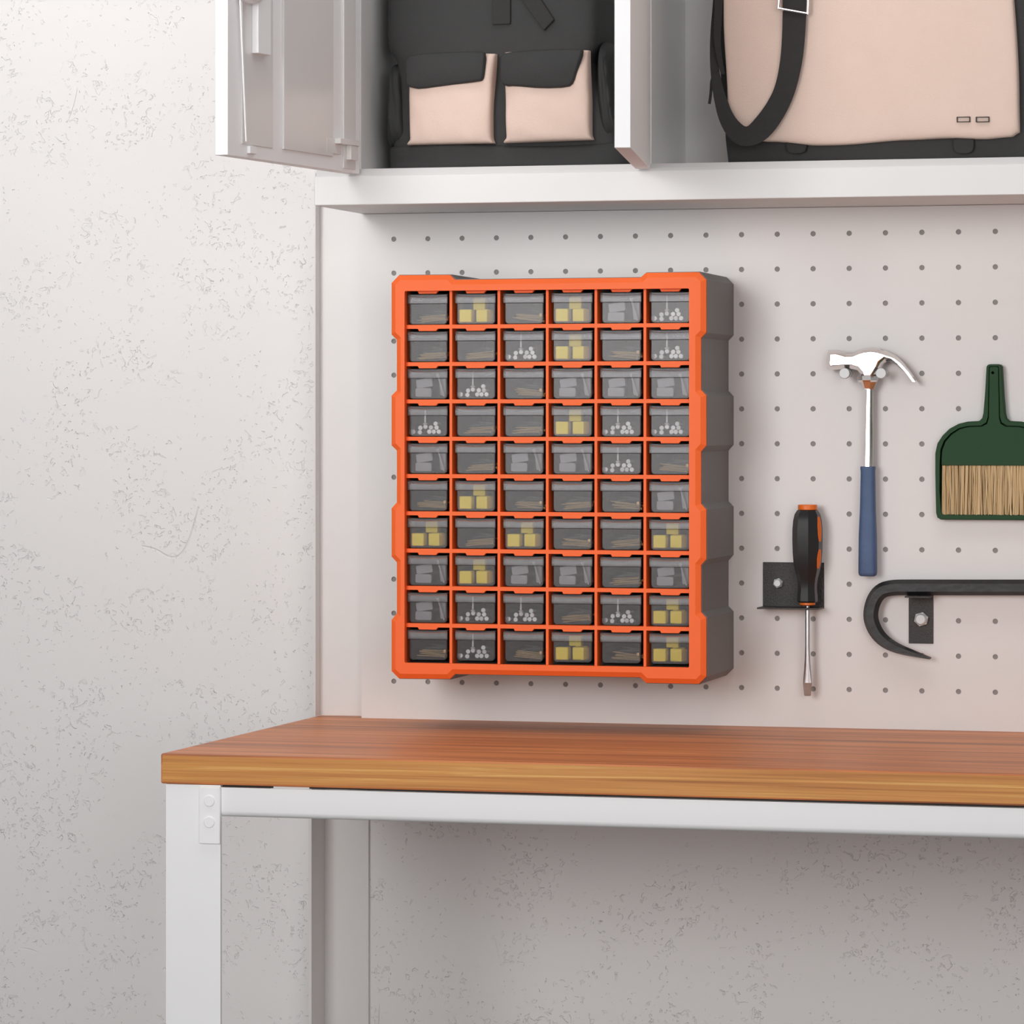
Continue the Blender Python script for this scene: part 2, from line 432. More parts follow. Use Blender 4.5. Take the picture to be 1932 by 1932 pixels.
def door_z(px, py, D):
    hx, hy, ux, uy = D; u = door_u(px, D); y = hy + uy * u
    return at(px, py, y)[1]

DB, DT = 1.5562, 2.11
L1, fn1, D1 = door(0.0150, -0.1885, -0.0276, -0.534, 0.0157, 'left')
b = MB(); b.box(0, L1, -0.0157, 0, DB, DT, fn1); dl = b.build('door', M['white'], cab, bevel=0.0006)
L2, fn2, D2 = door(0.3660, -0.1885, 0.4226, -0.5265, 0.017, 'right')
b = MB(); b.box(0, L2, -0.0172, 0, DB, DT, fn2); dr = b.build('door', M['white'], cab, bevel=0.0006)
dl['label'] = 'left open white door showing its inner face'; dr['label'] = 'second open white door seen almost edge on'
U = lambda px: door_u(px, D1)
ZD = lambda px, py: door_z(px, py, D1)
# inner fittings of the left door
b = MB(); b.box(U(625), U(532), 0.0, 0.0028, ZD(531, 281), DT - 0.02, fn1); sub(b.build('stiffener_plate', M['whiteg'], None, bevel=0.0004), dl)
b = MB(); b.box(U(668), U(646), 0.0, 0.0022, DB + 0.004, DT - 0.01, fn1); sub(b.build('edge_strip', M['whiteg'], None, bevel=0.0004), dl)
b = MB(); b.box(U(513), U(455), 0.0, 0.0014, ZD(500, 278), DT - 0.03, fn1); sub(b.build('lock_channel', M['whiteg'], None, bevel=0.0004), dl)
zt = ZD(490, 104)
b = MB(); b.box(U(497), U(473), 0.0014, 0.0095, zt, zt + 0.16, fn1); sub(b.build('lock_case', M['white'], None, bevel=0.0006), dl)
b = MB()
zh = ZD(470, 6)
b.lathe((0, 0, 0), [(0.034, 0.0), (0.034, 0.010), (0.031, 0.014), (0.022, 0.016)], 36, 'y', fn=lambda x, y, z: fn1(U(462) + x, 0.0014 + y, zh + 0.032 + z))
sub(b.build('lock_knob', M['whiteg'], None, smooth=True), dl)
b = MB(); p0 = fn1(U(446), 0.004, ZD(443, -20)); p1 = fn1(U(458), 0.004, ZD(458, 267))
b.tube([p0, p1], 0.0011, 10); sub(b.build('locking_rod', M['white'], None, smooth=True), dl)
b = MB(); b.box(U(478), U(466), 0.0, 0.004, ZD(470, 290), ZD(470, 276), fn1); sub(b.build('stop_block', M['white'], None, bevel=0.0005), dl)
b = MB(); b.box(U(664), U(628), 0.0022, 0.010, ZD(640, 273), ZD(640, 263), fn1); b.box(U(664), U(650), 0.0022, 0.0085, ZD(640, 300), ZD(640, 273), fn1); b.box(U(640), U(612), 0.0, 0.003, ZD(640, 292), ZD(640, 264), fn1)
sub(b.build('hinge', M['whiteg'], None, bevel=0.0005), dl)

# ---------------------------------------------------------------- cushion-like cloth shapes
def puff(m, left, right, bottom, top, yb, yf, p=7, nx=28, nz=28, wr=0.0, seed=0, rest=0.0):
    """soft box; left/right give x for height fraction v, bottom/top give z for width fraction u"""
    rnd = random.Random(seed); ph = [rnd.uniform(0, 6.28) for _ in range(6)]; fr = [rnd.uniform(3, 9) for _ in range(6)]
    front = []; back = []
    for j in range(nz + 1):
        v = 0.5 - 0.5 * math.cos(PI * j / nz)
        rf = []; rb = []
        for i in range(nx + 1):
            u = 0.5 - 0.5 * math.cos(PI * i / nx)
            x = left(v) * (1 - u) + right(v) * u; z = bottom(u) * (1 - v) + top(u) * v
            e = (1 - abs(2 * u - 1) ** p) ** (1 / p) * (1 - abs(2 * v - 1) ** p) ** (1 / p)
            w = sum(math.sin(fr[k] * u * (1 + k % 3) + fr[(k + 2) % 6] * v * (1 + (k + 1) % 2) + ph[k]) for k in range(6)) / 6
            edge = (abs(2 * u - 1) ** 3 + abs(2 * v - 1) ** 3) * 0.5 + 0.3
            y = yb + (yf - yb) * (rest + (1 - rest) * e) + wr * w * e * edge
            rf.append((x, y, z)); rb.append((x, yb, z))
        front.append(rf); back.append(rb)
    W = nx + 1; vs = [p_ for r in front for p_ in r] + [p_ for r in back for p_ in r]; o = W * (nz + 1); fs = []
    for j in range(nz):
        for i in range(nx):
            a = j * W + i; fs.append((a, a + 1, a + W + 1, a + W)); fs.append((o + a, o + a + W, o + a + W + 1, o + a + 1))
    for i in range(nx):
        fs.append((i, o + i, o + i + 1, i + 1)); a = nz * W + i; fs.append((a, a + 1, o + a + 1, o + a))
    for j in range(nz):
        a = j * W; fs.append((a, a + W, o + a + W, o + a)); a = j * W + nx; fs.append((a, o + a, o + a + W, a + W))
    m.add(vs, fs)
def lerp(pts):
    def f(t):
        for (a, va), (b_, vb) in zip(pts, pts[1:]):
            if t <= b_:
                k = (t - a) / (b_ - a) if b_ > a else 0; k = k * k * (3 - 2 * k); return va + (vb - va) * k
        return pts[-1][1]
    return f
FZ = 1.5586
# ---------------------------------------------------------------- backpack
bp_ = thing('backpack', (0.17, -0.09, FZ), 'black backpack with two pale pink front pockets standing in the left cabinet bay', 'backpack')
X = lambda px, y=-0.15: at(px, 100, y)[0]
Z = lambda py, y=-0.15: at(960, py, y)[1]
b = MB(); TOPZ = 2.0
zf = lambda z: (z - FZ) / (TOPZ - FZ)
puff(b, lerp([(0, X(733)), (zf(Z(270)), X(733)), (zf(Z(120)), X(740)), (zf(Z(95)), X(742)), (zf(Z(55)), X(723)), (1, X(726))]),
     lerp([(0, X(1180)), (zf(Z(240)), X(1160)), (zf(Z(120)), X(1120)), (zf(Z(95)), X(1112)), (zf(Z(50)), X(1122)), (1, X(1128))]),
     lambda u: FZ, lambda u: TOPZ - 0.04 * abs(2 * u - 1) ** 4, -0.02, -0.146, p=9, nx=36, nz=60, wr=0.004, seed=3, rest=0.55)
b.build('body', M['blackf'], bp_, smooth=True, angle=70)
b = MB()   # lower skirt
puff(b, lambda v: X(719), lambda v: X(1188), lambda u: FZ, lambda u: Z(268) + 0.003 * math.sin(u * 7), -0.025, -0.150, p=8, wr=0.003, seed=8)
b.build('base_panel', M['blackf'], bp_, smooth=True, angle=70)
b = MB(); puff(b, lerp([(0, X(720)), (1, X(728))]), lerp([(0, X(765)), (1, X(757))]), lambda u: Z(277), lambda u: Z(106) - 0.004 * u, -0.04, -0.149, p=5, wr=0.006, seed=5)
b.build('side_pocket', M['blackd'], bp_, smooth=True, angle=70)
b = MB(); puff(b, lerp([(0, X(1118)), (1, X(1118))]), lerp([(0, X(1172)), (0.5, X(1160)), (1, X(1150))]), lambda u: Z(290), lambda u: Z(70) - 0.012 * u, -0.04, -0.148, p=4, nx=20, nz=40, wr=0.012, seed=11)
b.build('side_pocket', M['blackd'], bp_, smooth=True, angle=70)
for k, (l0, l1, r0, r1, zb0, zb1, zt0, fl, fr_, fz0, fz1, fz2) in enumerate((
        (763, 769, 926, 930, 268, 268, 99, 768, 918, 158, 166, 150), (945, 948, 1113, 1106, 268, 265, 97, 946, 1103, 155, 168, 160))):
    py_ = -0.166
    b = MB(); Xp = lambda px: at(px, 200, py_)[0]; Zp = lambda py: at(960, py, py_)[1]
    puff(b, lerp([(0, Xp(l0)), (0.06, Xp(l0 + 7)), (0.35, Xp(l0 + 6)), (1, Xp(l1))]), lerp([(0, Xp(r0)), (0.06, Xp(r0 - 3)), (0.3, Xp(r0 - 3)), (1, Xp(r1))]),
         lambda u, a=zb0, c=zb1: Zp(a) * (1 - u) + Zp(c) * u, lambda u: Zp(zt0) + 0.001 * math.sin(u * 3), -0.144, -0.168, p=5, nx=40, nz=36, wr=0.0035, seed=20 + k, rest=0.25)
    pk = b.build('front_pocket', M['pink'], bp_, smooth=True, angle=75); pk['label'] = 'pale pink canvas pocket'
    b = MB()
    poly = [(Xp(fl), Zp(102)), (Xp(fl + 30), Zp(98)), (Xp((fl + fr_) / 2), Zp(96)), (Xp(fr_ - 8), Zp(96)), (Xp(fr_), Zp(100)),
            (Xp(fr_ - 2 - 10 * k), Zp(135)), (Xp(fr_ - 5 - 14 * k), Zp(fz2)), (Xp(fr_ - 12 - 18 * k), Zp(fz2 + 3 + 5 * k)), (Xp((fl + fr_) / 2), Zp(fz1 - 7 + 8 * k)), (Xp(fl + 26), Zp(fz1 - 1 - 4 * k)), (Xp(fl + 8), Zp(fz1 - 5)), (Xp(fl + 1), Zp(fz0)), (Xp(fl), Zp(130))]
    poly = smooth_poly(poly, 1)
    b.prism(poly, [(-0.1650, 0), (-0.1705, 0), (-0.1735, 0.0010), (-0.1746, 0.0026)])
    f = sub(b.build('pocket_flap', M['blackf'], None, smooth=True, angle=70), pk)
b = MB(); b.box(X(928), X(962), -0.1495, -0.146, Z(45), Z(-60)); b.build('webbing_patch', M['strap'], bp_, bevel=0.0006)
b = MB(); q = [at(955, -40, -0.15), at(995, -40, -0.15), at(1045, 37, -0.15), at(1026, 57, -0.15)]
b.prism(q, [(-0.146, 0), (-0.1505, 0), (-0.151, 0.0006)]); b.build('webbing_strap', M['strap'], bp_)

# ---------------------------------------------------------------- messenger bag
mb = thing('messenger_bag', (0.62, -0.09, FZ), 'pale pink messenger bag with a black strap and metal buckle in the right cabinet bay', 'bag')
b = MB(); TOP2 = 1.93
puff(b, lerp([(0, X(1368)), (0.12, X(1362)), (0.35, X(1352)), (1, X(1350))]), lambda v: X(2010), lambda u: FZ, lambda u: TOP2, -0.02, -0.142, p=10, nx=40, nz=40, wr=0.003, seed=2, rest=0.8)
b.build('body', M['blackf'], mb, smooth=True, angle=70)
b = MB(); yq = -0.158; Xp = lambda px: at(px, 200, yq)[0]; Zp = lambda py: at(1600, py, yq)[1]
puff(b, lerp([(0, Xp(1385)), (0.12, Xp(1370)), (0.4, Xp(1363)), (1, Xp(1363))]), lerp([(0, Xp(1921)), (0.1, Xp(1920)), (1, Xp(1890))]),
     lerp([(0, Zp(252)), (0.12, Zp(263)), (0.3, Zp(272)), (0.36, Zp(272)), (0.62, Zp(265)), (0.75, Zp(263)), (0.88, Zp(266)), (0.97, Zp(263)), (1, Zp(255))]), lambda u: TOP2 + 0.01, -0.13, -0.160, p=11, nx=60, nz=50, wr=0.003, seed=31, rest=0.15)
fl_ = b.build('flap', M['pink'], mb, smooth=True, angle=75)
for x0, x1 in ((1806, 1831), (1842, 1867)):
    b = MB(); z0_, z1_ = at(x0, 231, yq)[1], at(x0, 221, yq)[1]; a0, a1 = Xp(x0), Xp(x1); w = 0.0007; yy0, yy1 = -0.1625, -0.156
    b.box(a0, a1, yy0, yy1, z1_ - w, z1_); b.box(a0, a1, yy0, yy1, z0_, z0_ + w); b.box(a0, a0 + w, yy0, yy1, z0_, z1_); b.box(a1 - w, a1, yy0, yy1, z0_, z1_)
    sub(b.build('stitched_rectangle', M['ink'], None), fl_)
def ribbon(path, th, yfun):
    """path: (px, py, width_px) ; flat strap lying roughly in a vertical plane"""
    path = smooth_line(path, 2); rings = []
    P3 = []
    for i, (px, py, w) in enumerate(path):
        y = yfun(i / (len(path) - 1)); x, z = at(px, py, y); P3.append((x, y, z, w * 0.000597))
    for i, (x, y, z, w) in enumerate(P3):
        a = P3[max(0, i - 1)]; c = P3[min(len(P3) - 1, i + 1)]
        t = Vector((c[0] - a[0], c[2] - a[2])).normalized(); nn = Vector((-t.y, t.x)) * w / 2
        rings.append([(x + nn.x, y, z + nn.y), (x - nn.x, y, z - nn.y), (x - nn.x, y + th, z - nn.y), (x + nn.x, y + th, z + nn.y)])
    m = MB(); m.loft(rings); return m
rb = ribbon([(1499, -90, 46), (1499, 0, 46), (1498, 50, 45), (1494, 110, 43), (1482, 168, 40), (1463, 208, 42), (1437, 243, 44), (1416, 258, 38), (1394, 256, 38), (1370, 226, 30), (1355, 175, 22), (1346, 120, 15), (1346, 62, 13), (1351, 0, 11), (1353, -80, 11)], 0.0022,
            lambda t: -0.168 if t < 0.6 else -0.168 + 0.05 * (t - 0.6) / 0.4)
st = rb.build('strap', M['strap'], mb, smooth=True, angle=40)
# second strap strand behind, with its loose end
rb = ribbon([(1356, -80, 16), (1356, 20, 16), (1352, 70, 14), (1358, 115, 10), (1364, 140, 8)], 0.002, lambda t: -0.150)
rb.build('strap', M['strap'], mb, smooth=True)
rb = ribbon([(1352, 130, 6), (1342, 150, 5), (1341, 175, 5), (1338, 196, 5)], 0.002, lambda t: -0.150)
rb.build('strap_end', M['strap'], mb, smooth=True)
# buckle
yb_ = -0.171
def bar(m, a, b2, w):
    m.tube([(at(*a, yb_)[0], yb_, at(*a, yb_)[1]), (at(*b2, yb_)[0], yb_, at(*b2, yb_)[1])], w, 8)
b = MB(); bar(b, (1468, 16), (1524, 26), 0.0016); bar(b, (1468, 17), (1472, -45), 0.0016); bar(b, (1523, 27), (1526, -40), 0.0016); bar(b, (1471, -45), (1527, -38), 0.0016)
sub(b.build('buckle', M['chrome'], None, smooth=True), st)
for px in (1503, 1818):
    b = MB(); x, z = at(px, 277, -0.144); b.prism(smooth_poly([(x - .012, z + .012), (x + .012, z + .012), (x + .012, z - 0.004), (x + .006, z - .008), (x - .006, z - .008), (x - .012, z - .004)], 1), [(-0.140, 0), (-0.1455, 0), (-0.146, 0.001)])
    b.build('fastener_tab', M['blackd'], mb)

# ---------------------------------------------------------------- small parts organizer
OY = -0.16
org = thing('parts_organizer', (0.2346, 0, 0.961), 'orange and dark grey small parts organizer with sixty clear drawers on the pegboard', 'organizer')
x0, x1, i0, i1 = 0.0445, 0.4247, 0.0510, 0.4185
OUT = [(0.0445, 1.4287), (0.0536, 1.4378), (0.1162, 1.4376), (0.1225, 1.4318), (0.3470, 1.4322), (0.3534, 1.4376), (0.4160, 1.4378), (x1, 1.4290),
       (x1, 1.3679), (i1, 1.3617), (i1, 1.3016), (x1, 1.2950), (x1, 1.2371), (i1, 1.2300), (i1, 1.1696), (x1, 1.1630), (x1, 1.1055), (i1, 1.0984), (i1, 1.0440), (x1, 1.0376),
       (x1, 0.9697), (0.4160, 0.9611), (0.3534, 0.9611), (0.3465, 0.9675), (0.1225, 0.9675), (0.1162, 0.9615), (0.0536, 0.9611), (x0, 0.9697),
       (x0, 1.0301), (i0, 1.0377), (i0, 1.0984), (x0, 1.1052), (x0, 1.1620), (i0, 1.1692), (i0, 1.2306), (x0, 1.2368), (x0, 1.2955), (i0, 1.3016), (i0, 1.3617), (x0, 1.3679)]
IR = (0.0616, 0.4054, 0.9799, 1.4190)
b = MB()
b.prism(OUT, [(-0.1475, -0.0008), (-0.1525, -0.0008), (-0.1527, 0.001)], cap0=False, cap1=False)   # dark seam behind the orange rim
b.prism(OUT, [(-0.0002, 0.0), (-0.1475, -0.0008)], cap0=True, cap1=False)
hx0, hx1, hz0, hz1 = 0.0570, 0.4102, 0.9795, 1.4210
IN = [(hx0, hz0), (hx1, hz0), (hx1, hz1), (hx0, hz1)]
b.prism(IN, [(-0.140, 0), (-0.008, 0)], cap0=False, cap1=True)
hous = b.build('housing', M['housing'], org)
# orange rim ring
def ring_face(m, outer, inner, y, mi=0):
    bm = bmesh.new()
    ov = [bm.verts.new((p[0], y, p[1])) for p in outer]; iv = [bm.verts.new((p[0], y, p[1])) for p in inner]
    es = [bm.edges.new((ov[k], ov[(k + 1) % len(ov)])) for k in range(len(ov))] + [bm.edges.new((iv[k], iv[(k + 1) % len(iv)])) for k in range(len(iv))]
    bmesh.ops.triangle_fill(bm, edges=es, use_beauty=True, use_dissolve=False)
    bm.verts.index_update(); bm.verts.ensure_lookup_table()
    m.add([tuple(v.co) for v in bm.verts], [[v.index for v in f.verts] for f in bm.faces], mi); bm.free()
b = MB(); IRP = round_rect(*IR, 0.0015, 2)
b.prism(OUT, [(-0.1526, 0), (-0.1562, 0), (-0.1600, 0.0058), ], cap0=False, cap1=False)
ring_face(b, inset(OUT, 0.0058), IRP, -0.1600)
b.prism(IRP, [(-0.1600, 0), (-0.1590, -0.0), (-0.1512, 0)], cap0=False, cap1=False)
ring_face(b, inset(OUT, 0), [(hx0, hz0), (hx1, hz0), (hx1, hz1), (hx0, hz1)], -0.1526)
b.build('face_frame', M['orange'], org)
PC, PR_, GX, GZ = 0.0587, 0.0441, 0.0574, 1.4209
GY0, GY1 = -0.1515, -0.1290
b = MB()
for c in range(1, 6): b.box(GX + PC * c - 0.0016, GX + PC * c + 0.0016, GY0, GY1, hz0, hz1)
for r in range(1, 10): b.box(hx0, hx1, GY0 - 0.0001, GY1, GZ - PR_ * r - 0.0023, GZ - PR_ * r + 0.0023)
b.box(hx0, GX + 0.0016, GY0, GY1, hz0, hz1); b.box(GX + 6 * PC - 0.0016, hx1, GY0, GY1, hz0, hz1)
for r in range(10):
    for c in range(6):
        cx = GX + PC * (c + 0.5) + 0.0012; zt_ = GZ - PR_ * r - 0.0015
        b.prism([(cx - 0.0132, zt_), (cx + 0.0132, zt_), (cx + 0.0098, zt_ - 0.0036), (cx - 0.0112, zt_ - 0.0036)], [(GY0 + 0.004, 0), (GY0 + 0.0005, 0), (GY0, 0.0004)])
b.build('divider_grid', M['orange'], org)
b = MB()
for c in range(1, 6): b.box(GX + PC * c - 0.0008, GX + PC * c + 0.0008, GY1, -0.0085, hz0, hz1)
for r in range(1, 10): b.box(hx0, hx1, GY1, -0.0085, GZ - PR_ * r - 0.0008, GZ - PR_ * r + 0.0008)
b.build('cell_wall', M['cell'], org)

# drawer prototype in local coordinates, origin = bottom centre of its front
DY = -0.1465
def u_outline(hw, z0, z1, r, n=5):
    out = [(-hw, z1)]
    for k in range(n + 1):
        a = math.radians(180 + 90 * k / n); out.append((-hw + r + r * math.cos(a), z0 + r + r * math.sin(a)))
    for k in range(n + 1):
        a = math.radians(270 + 90 * k / n); out.append((hw - r + r * math.cos(a), z0 + r + r * math.sin(a)))
    out.append((hw, z1)); return out
def make_drawer():
    b = MB(); top = 0.0362
    fo = u_outline(0.0231, 0.0006, top, 0.0042)
    # front plate with a raised edge, body tray behind it
    b.prism(fo, [(0.0016, 0), (0.0, 0.0), (-0.0006, 0.0007)])
    rim_o, rim_i = fo, inset(fo, 0.0016)
    inn = inset(fo, 0.0026)
    b.prism(inset(fo, 0.0014), [(0.0017, 0), (0.118, 0.0006), (0.118, 0.0016), (0.0026, 0.0010)], cap0=False, cap1=False)
    b.box(-0.0214, 0.0214, 0.1172, 0.1184, 0.0024, top - 0.002)
    d = b.build('drawer', M['clear'], org)
    b = MB()   # pull lip: thicker band across the top with a curved upper edge
    n = 14; rings = []
    for k in range(n + 1):
        t_ = -1 + 2 * k / n; x = 0.0243 * t_; sag = 0.0012 * (1 - t_ * t_)
        zb, ztp = 0.0246, 0.0362 - sag
        rings.append([(x, -0.0008, zb), (x, -0.0034, zb + 0.0008), (x, -0.0036, ztp - 0.001), (x, -0.0030, ztp), (x, 0.0022, ztp + 0.0006), (x, 0.0022, ztp - 0.001), (x, -0.0022, ztp - 0.0018), (x, -0.0008, ztp - 0.003)])
    b.loft(rings)
    l = b.build('pull_lip', M['lip'], None, smooth=True, angle=35); l.parent = d; l.location = (0, 0, 0)
    return d, l
d0, l0 = make_drawer()
def cell_origin(r, c):
    return (GX + PC * (c + 0.5), DY, GZ - PR_ * (r + 1) + 0.0024)
for r in range(10):
    for c in range(6):
        if r == c == 0: d, l = d0, l0
        else:
            d = d0.copy(); l = l0.copy(); C.objects.link(d); C.objects.link(l); l.parent = d; d.parent = org
        d.location = Vector(cell_origin(r, c)) - Vector(org.location)

# contents -----------------------------------------------------------
ROWN = ['top', 'second', 'third', 'fourth', 'fifth', 'sixth', 'seventh', 'eighth', 'ninth', 'bottom']
COLN = ['first', 'second', 'third', 'fourth', 'fifth', 'sixth']
GRID = ['NYHYGS', 'NNSYHS', 'GSHGGG', 'SNNYSS', 'GNGGSH', 'HYHNHG', 'YNYHNY', 'GYGGNG', 'GSSNSY', 'NSHYHY']
GRID[9] = 'HSHYHY'
def proto(name, m, fn, smooth=False, bevel=0):
    b = MB(); fn(b); return b.build(name, m, None, smooth=smooth, bevel=bevel)
BS = 0.0150
cube0 = proto('foam_block', M['yellow'], lambda b: b.box(-BS / 2, BS / 2, -BS / 2, BS / 2, 0, BS), bevel=0.0011)
def screw_fn(b):
    b.lathe((0, 0, 0), [(0.0024, -0.0004), (0.0028, 0.0), (0.0028, 0.0008), (0.0012, 0.0022), (0.0011, 0.016), (0.0003, 0.019)], 14, 'y')
screw0 = proto('silver_screw', M['screw'], screw_fn, smooth=True)
def nail_fn(b):
    b.lathe((0, 0, 0), [(0.0004, -0.017), (0.00075, -0.014), (0.00075, 0.015), (0.0018, 0.0165), (0.0018, 0.0173)], 8, 'x')
nail0 = proto('brown_screw', M['nail'], nail_fn, smooth=True)
nail1 = proto('shaded_screw', M['dark'], nail_fn, smooth=True)
def nailh_fn(b):
    b.lathe((0, 0, 0), [(0.0016, -0.0004), (0.0021, 0.0), (0.0021, 0.0008), (0.0009, 0.0018), (0.0008, 0.018)], 14, 'y')
nail2 = proto('brass_headed_screw', M['nailh'], nailh_fn, smooth=True)
plug0 = proto('grey_wall_plug', M['grip'], lambda b: (b.prism(round_rect(-0.010, 0.010, 0, 0.0105, 0.002, 3), [(0, 0.0004), (0.0008, 0), (0.003, 0), (0.0038, 0.0004)]), b.box(-0.0092, 0.0092, -0.0004, 0.0, 0.003, 0.004), b.box(-0.0092, 0.0092, -0.0004, 0.0, 0.007, 0.0078)), bevel=0)
plug1 = proto('grey_cable_tie', M['grip'], lambda b: (b.box(-0.0008, 0.0008, -0.0008, 0.0008, 0, 0.024), b.box(-0.0016, 0.0016, -0.0014, 0.0014, 0.024, 0.0275)), bevel=0)
used = set()
def put(src, loc, rot, label, cat, group):
    if src.name in used: o = src.copy(); C.objects.link(o)
    else: o = src; used.add(src.name)
    o.location = loc; o.rotation_euler = rot
    tag(o, label, cat, group)
SK = 6.5e-5
SCREWS = [(260, 1335), (385, 1345), (370, 1265), (465, 1245), (600, 1260), (700, 1260), (655, 1190), (570, 1335), (650, 1335), (745, 1335)]
R = math.radians
for r in range(10):
    for c in range(6):
        k = GRID[r][c]; ox, oy, oz = cell_origin(r, c); fl = oz + 0.0030
        where = 'in the organizer drawer at %s row, %s column' % (ROWN[r], COLN[c])
        rd = random.Random(r * 10 + c)
        if k == 'Y':
            put(cube0, (ox - 0.0137, oy + 0.0098, fl), (0, 0, 0), 'upright yellow block at front left ' + where, 'foam block', 'yellow blocks in the drawers')
            put(cube0, (ox + 0.0066, oy + 0.0145, fl), (0, 0, R(-16)), 'turned yellow block at front right ' + where, 'foam block', 'yellow blocks in the drawers')
            put(cube0, (ox + 0.0030, oy + 0.0350, fl), (0, 0, R(6)), 'lower yellow block behind the front pair ' + where, 'foam block', 'yellow blocks in the drawers')
            put(cube0, (ox - 0.0040, oy + 0.0345, fl + BS), (0, 0, R(2)), 'topmost yellow block at the back ' + where, 'foam block', 'yellow blocks in the drawers')
        elif k == 'S':
            for (sx, sz) in SCREWS:
                dim = (sx, sz) in ((465, 1245), (370, 1265), (655, 1190))
                put(screw0, (ox + (sx - 545) * SK - 0.002, oy + (0.012 if dim else 0.006) + rd.uniform(0, 0.002), oz + (1418 - sz) * SK + 0.0005), (R(rd.uniform(-4, 1)), 0, R(rd.uniform(-8, 8))), 'silver round headed screw in the heap ' + where, 'screw', 'silver screws in the drawers')
            put(screw0, (ox + (455 - 545) * SK, oy + 0.0075, oz + (1418 - 1192) * SK), (R(88), 0, 0), 'silver screw standing point up ' + where, 'screw', 'silver screws in the drawers')
        elif k in 'NH':
            a0 = 3 if k == 'N' else -3
            for q in range(5):
                put(nail0, (ox + 0.003 + rd.uniform(-0.003, 0.004), oy + 0.006 + q * 0.0022, fl + 0.0020 + q * 0.0015), (0, R(-a0 * rd.uniform(0.4, 2.2)), R(rd.uniform(-6, 6))), 'thin brown screw lying low ' + where, 'screw', 'brown screws in the drawers')
            for q in range(3):
                put(nail1, (ox + 0.004 + q * 0.003, oy + 0.022 + q * 0.005, fl + 0.009 + q * 0.002), (0, R(-12 + 9 * q), R(-10 + 8 * q)), 'shade-darkened screw heaped at the back ' + where, 'screw', 'dark screws in the drawers')
            if k == 'H':
                put(nail2, (ox + 0.0185, oy + 0.006, fl + 0.0078), (0, 0, R(-10)), 'brass headed screw facing out ' + where, 'screw', 'brass headed screws in the drawers')
        else:
            put(plug0, (ox - 0.0085, oy + 0.0085, fl + 0.0), (0, R(1), R(2)), 'grey plastic plug lying at front left ' + where, 'wall plug', 'grey plugs in the drawers')
            put(plug0, (ox - 0.0070, oy + 0.0100, fl + 0.0112), (0, R(-8), R(4)), 'grey plastic plug stacked on another ' + where, 'wall plug', 'grey plugs in the drawers')
            put(plug0, (ox + 0.0105, oy + 0.0120, fl + 0.0112), (0, R(84), R(-6)), 'grey plastic plug standing on end ' + where, 'wall plug', 'grey plugs in the drawers')
            put(plug1, (ox + 0.0180, oy + 0.0060, fl + 0.0006), (0, R(-17), 0), 'thin grey strip leaning at right ' + where, 'cable tie', 'grey strips in the drawers')
for s_ in (cube0, screw0, nail0, nail1, nail2, plug0, plug1): pass

# ---------------------------------------------------------------- pegs and hammer
HY = -0.0175
for i, col in enumerate((13, 14)):
    x, z = col * PX, Z0 + 9 * PZ
    b = MB()
    b.lathe((x, 0, z), [(0.0026, 0.004), (0.0026, -0.0285)], 16, 'y')
    b.lathe((x, 0, z), [(0.0056, -0.0285), (0.0064, -0.0291), (0.0064, -0.0322), (0.0058, -0.0330)], 20, 'y')
    b.lathe((x, 0, z), [(0.0046, -0.0008), (0.0046, -0.0032)], 6, 'y')
    tag(b.build('hanging_peg', M['zinc'], None, smooth=True, angle=35), ['round headed metal peg under the striking end of the hammer', 'round headed metal peg under the claw side of the hammer'][i], 'peg', 'pegs that carry the hammer')
ham = thing('claw_hammer', (at(1640, 720, HY)[0], HY, 1.10), 'polished claw hammer with a blue rubber grip hanging on two pegs', 'hammer')
Hp = lambda x, y: at(1540 + x / 9.66, 640 + y / 9.66, HY - 0.008)
head = [(185, 290), (205, 197), (380, 195), (460, 215), (540, 240), (650, 240), (750, 200), (860, 165), (1000, 147), (1150, 167), (1300, 230), (1450, 310), (1560, 415), (1700, 590), (1835, 785), (1800, 800), (1750, 790),
        (1620, 620), (1450, 480), (1350, 420), (1260, 405), (1195, 455), (1160, 540), (1110, 620), (1065, 690), (1050, 735), (820, 735), (790, 640), (730, 570), (640, 545), (500, 545), (400, 552), (205, 565), (172, 450)]
b = MB(); hp = [Hp(*p) for p in head]
fac = [min(1, max(0.22, 1 - (p[0] - 1250) / 500)) for p in head]
rings = []
for y, d in ((HY + 0.0112, 0.0050), (HY + 0.0040, 0.0), (HY - 0.0020, 0.0), (HY - 0.0072, 0.0020), (HY - 0.0112, 0.0056)):
    q = inset(hp, d) if d else hp
    rings.append([(a[0] + (c[0] - a[0]) * f_, y, a[1] + (c[1] - a[1]) * f_) for a, c, f_ in zip(hp, q, fac)])
b.loft(rings)
bmh = b.build('head', M['chrome'], ham, smooth=True, angle=30)
b = MB()  # socket below the head
c0 = at(1638, 716, HY); c1 = at(1638.5, 733, HY)
b.lathe((c0[0], HY, 0), [(0.0135, c0[1] + 0.004), (0.0130, c0[1] - 0.001), (0.0112, c0[1] - 0.003), (0.0075, c1[1]), (0.0072, c1[1] - 0.001)], 8, 'z', rot=PI / 8)
b.build('socket', M['chrome'], ham)
b = MB(); s0 = at(1640, 732, HY); s1 = at(1638, 884, HY)
b.loft([[(s0[0] + 0.0044 * math.cos(a), HY + 0.006 * math.sin(a), s0[1]) for a in [2 * PI * k / 8 + PI / 8 for k in range(8)]],
        [(s1[0] + 0.0058 * math.cos(a), HY + 0.007 * math.sin(a), s1[1]) for a in [2 * PI * k / 8 + PI / 8 for k in range(8)]]])
b.build('shaft', M['chrome'], ham)
b = MB(); rings = []
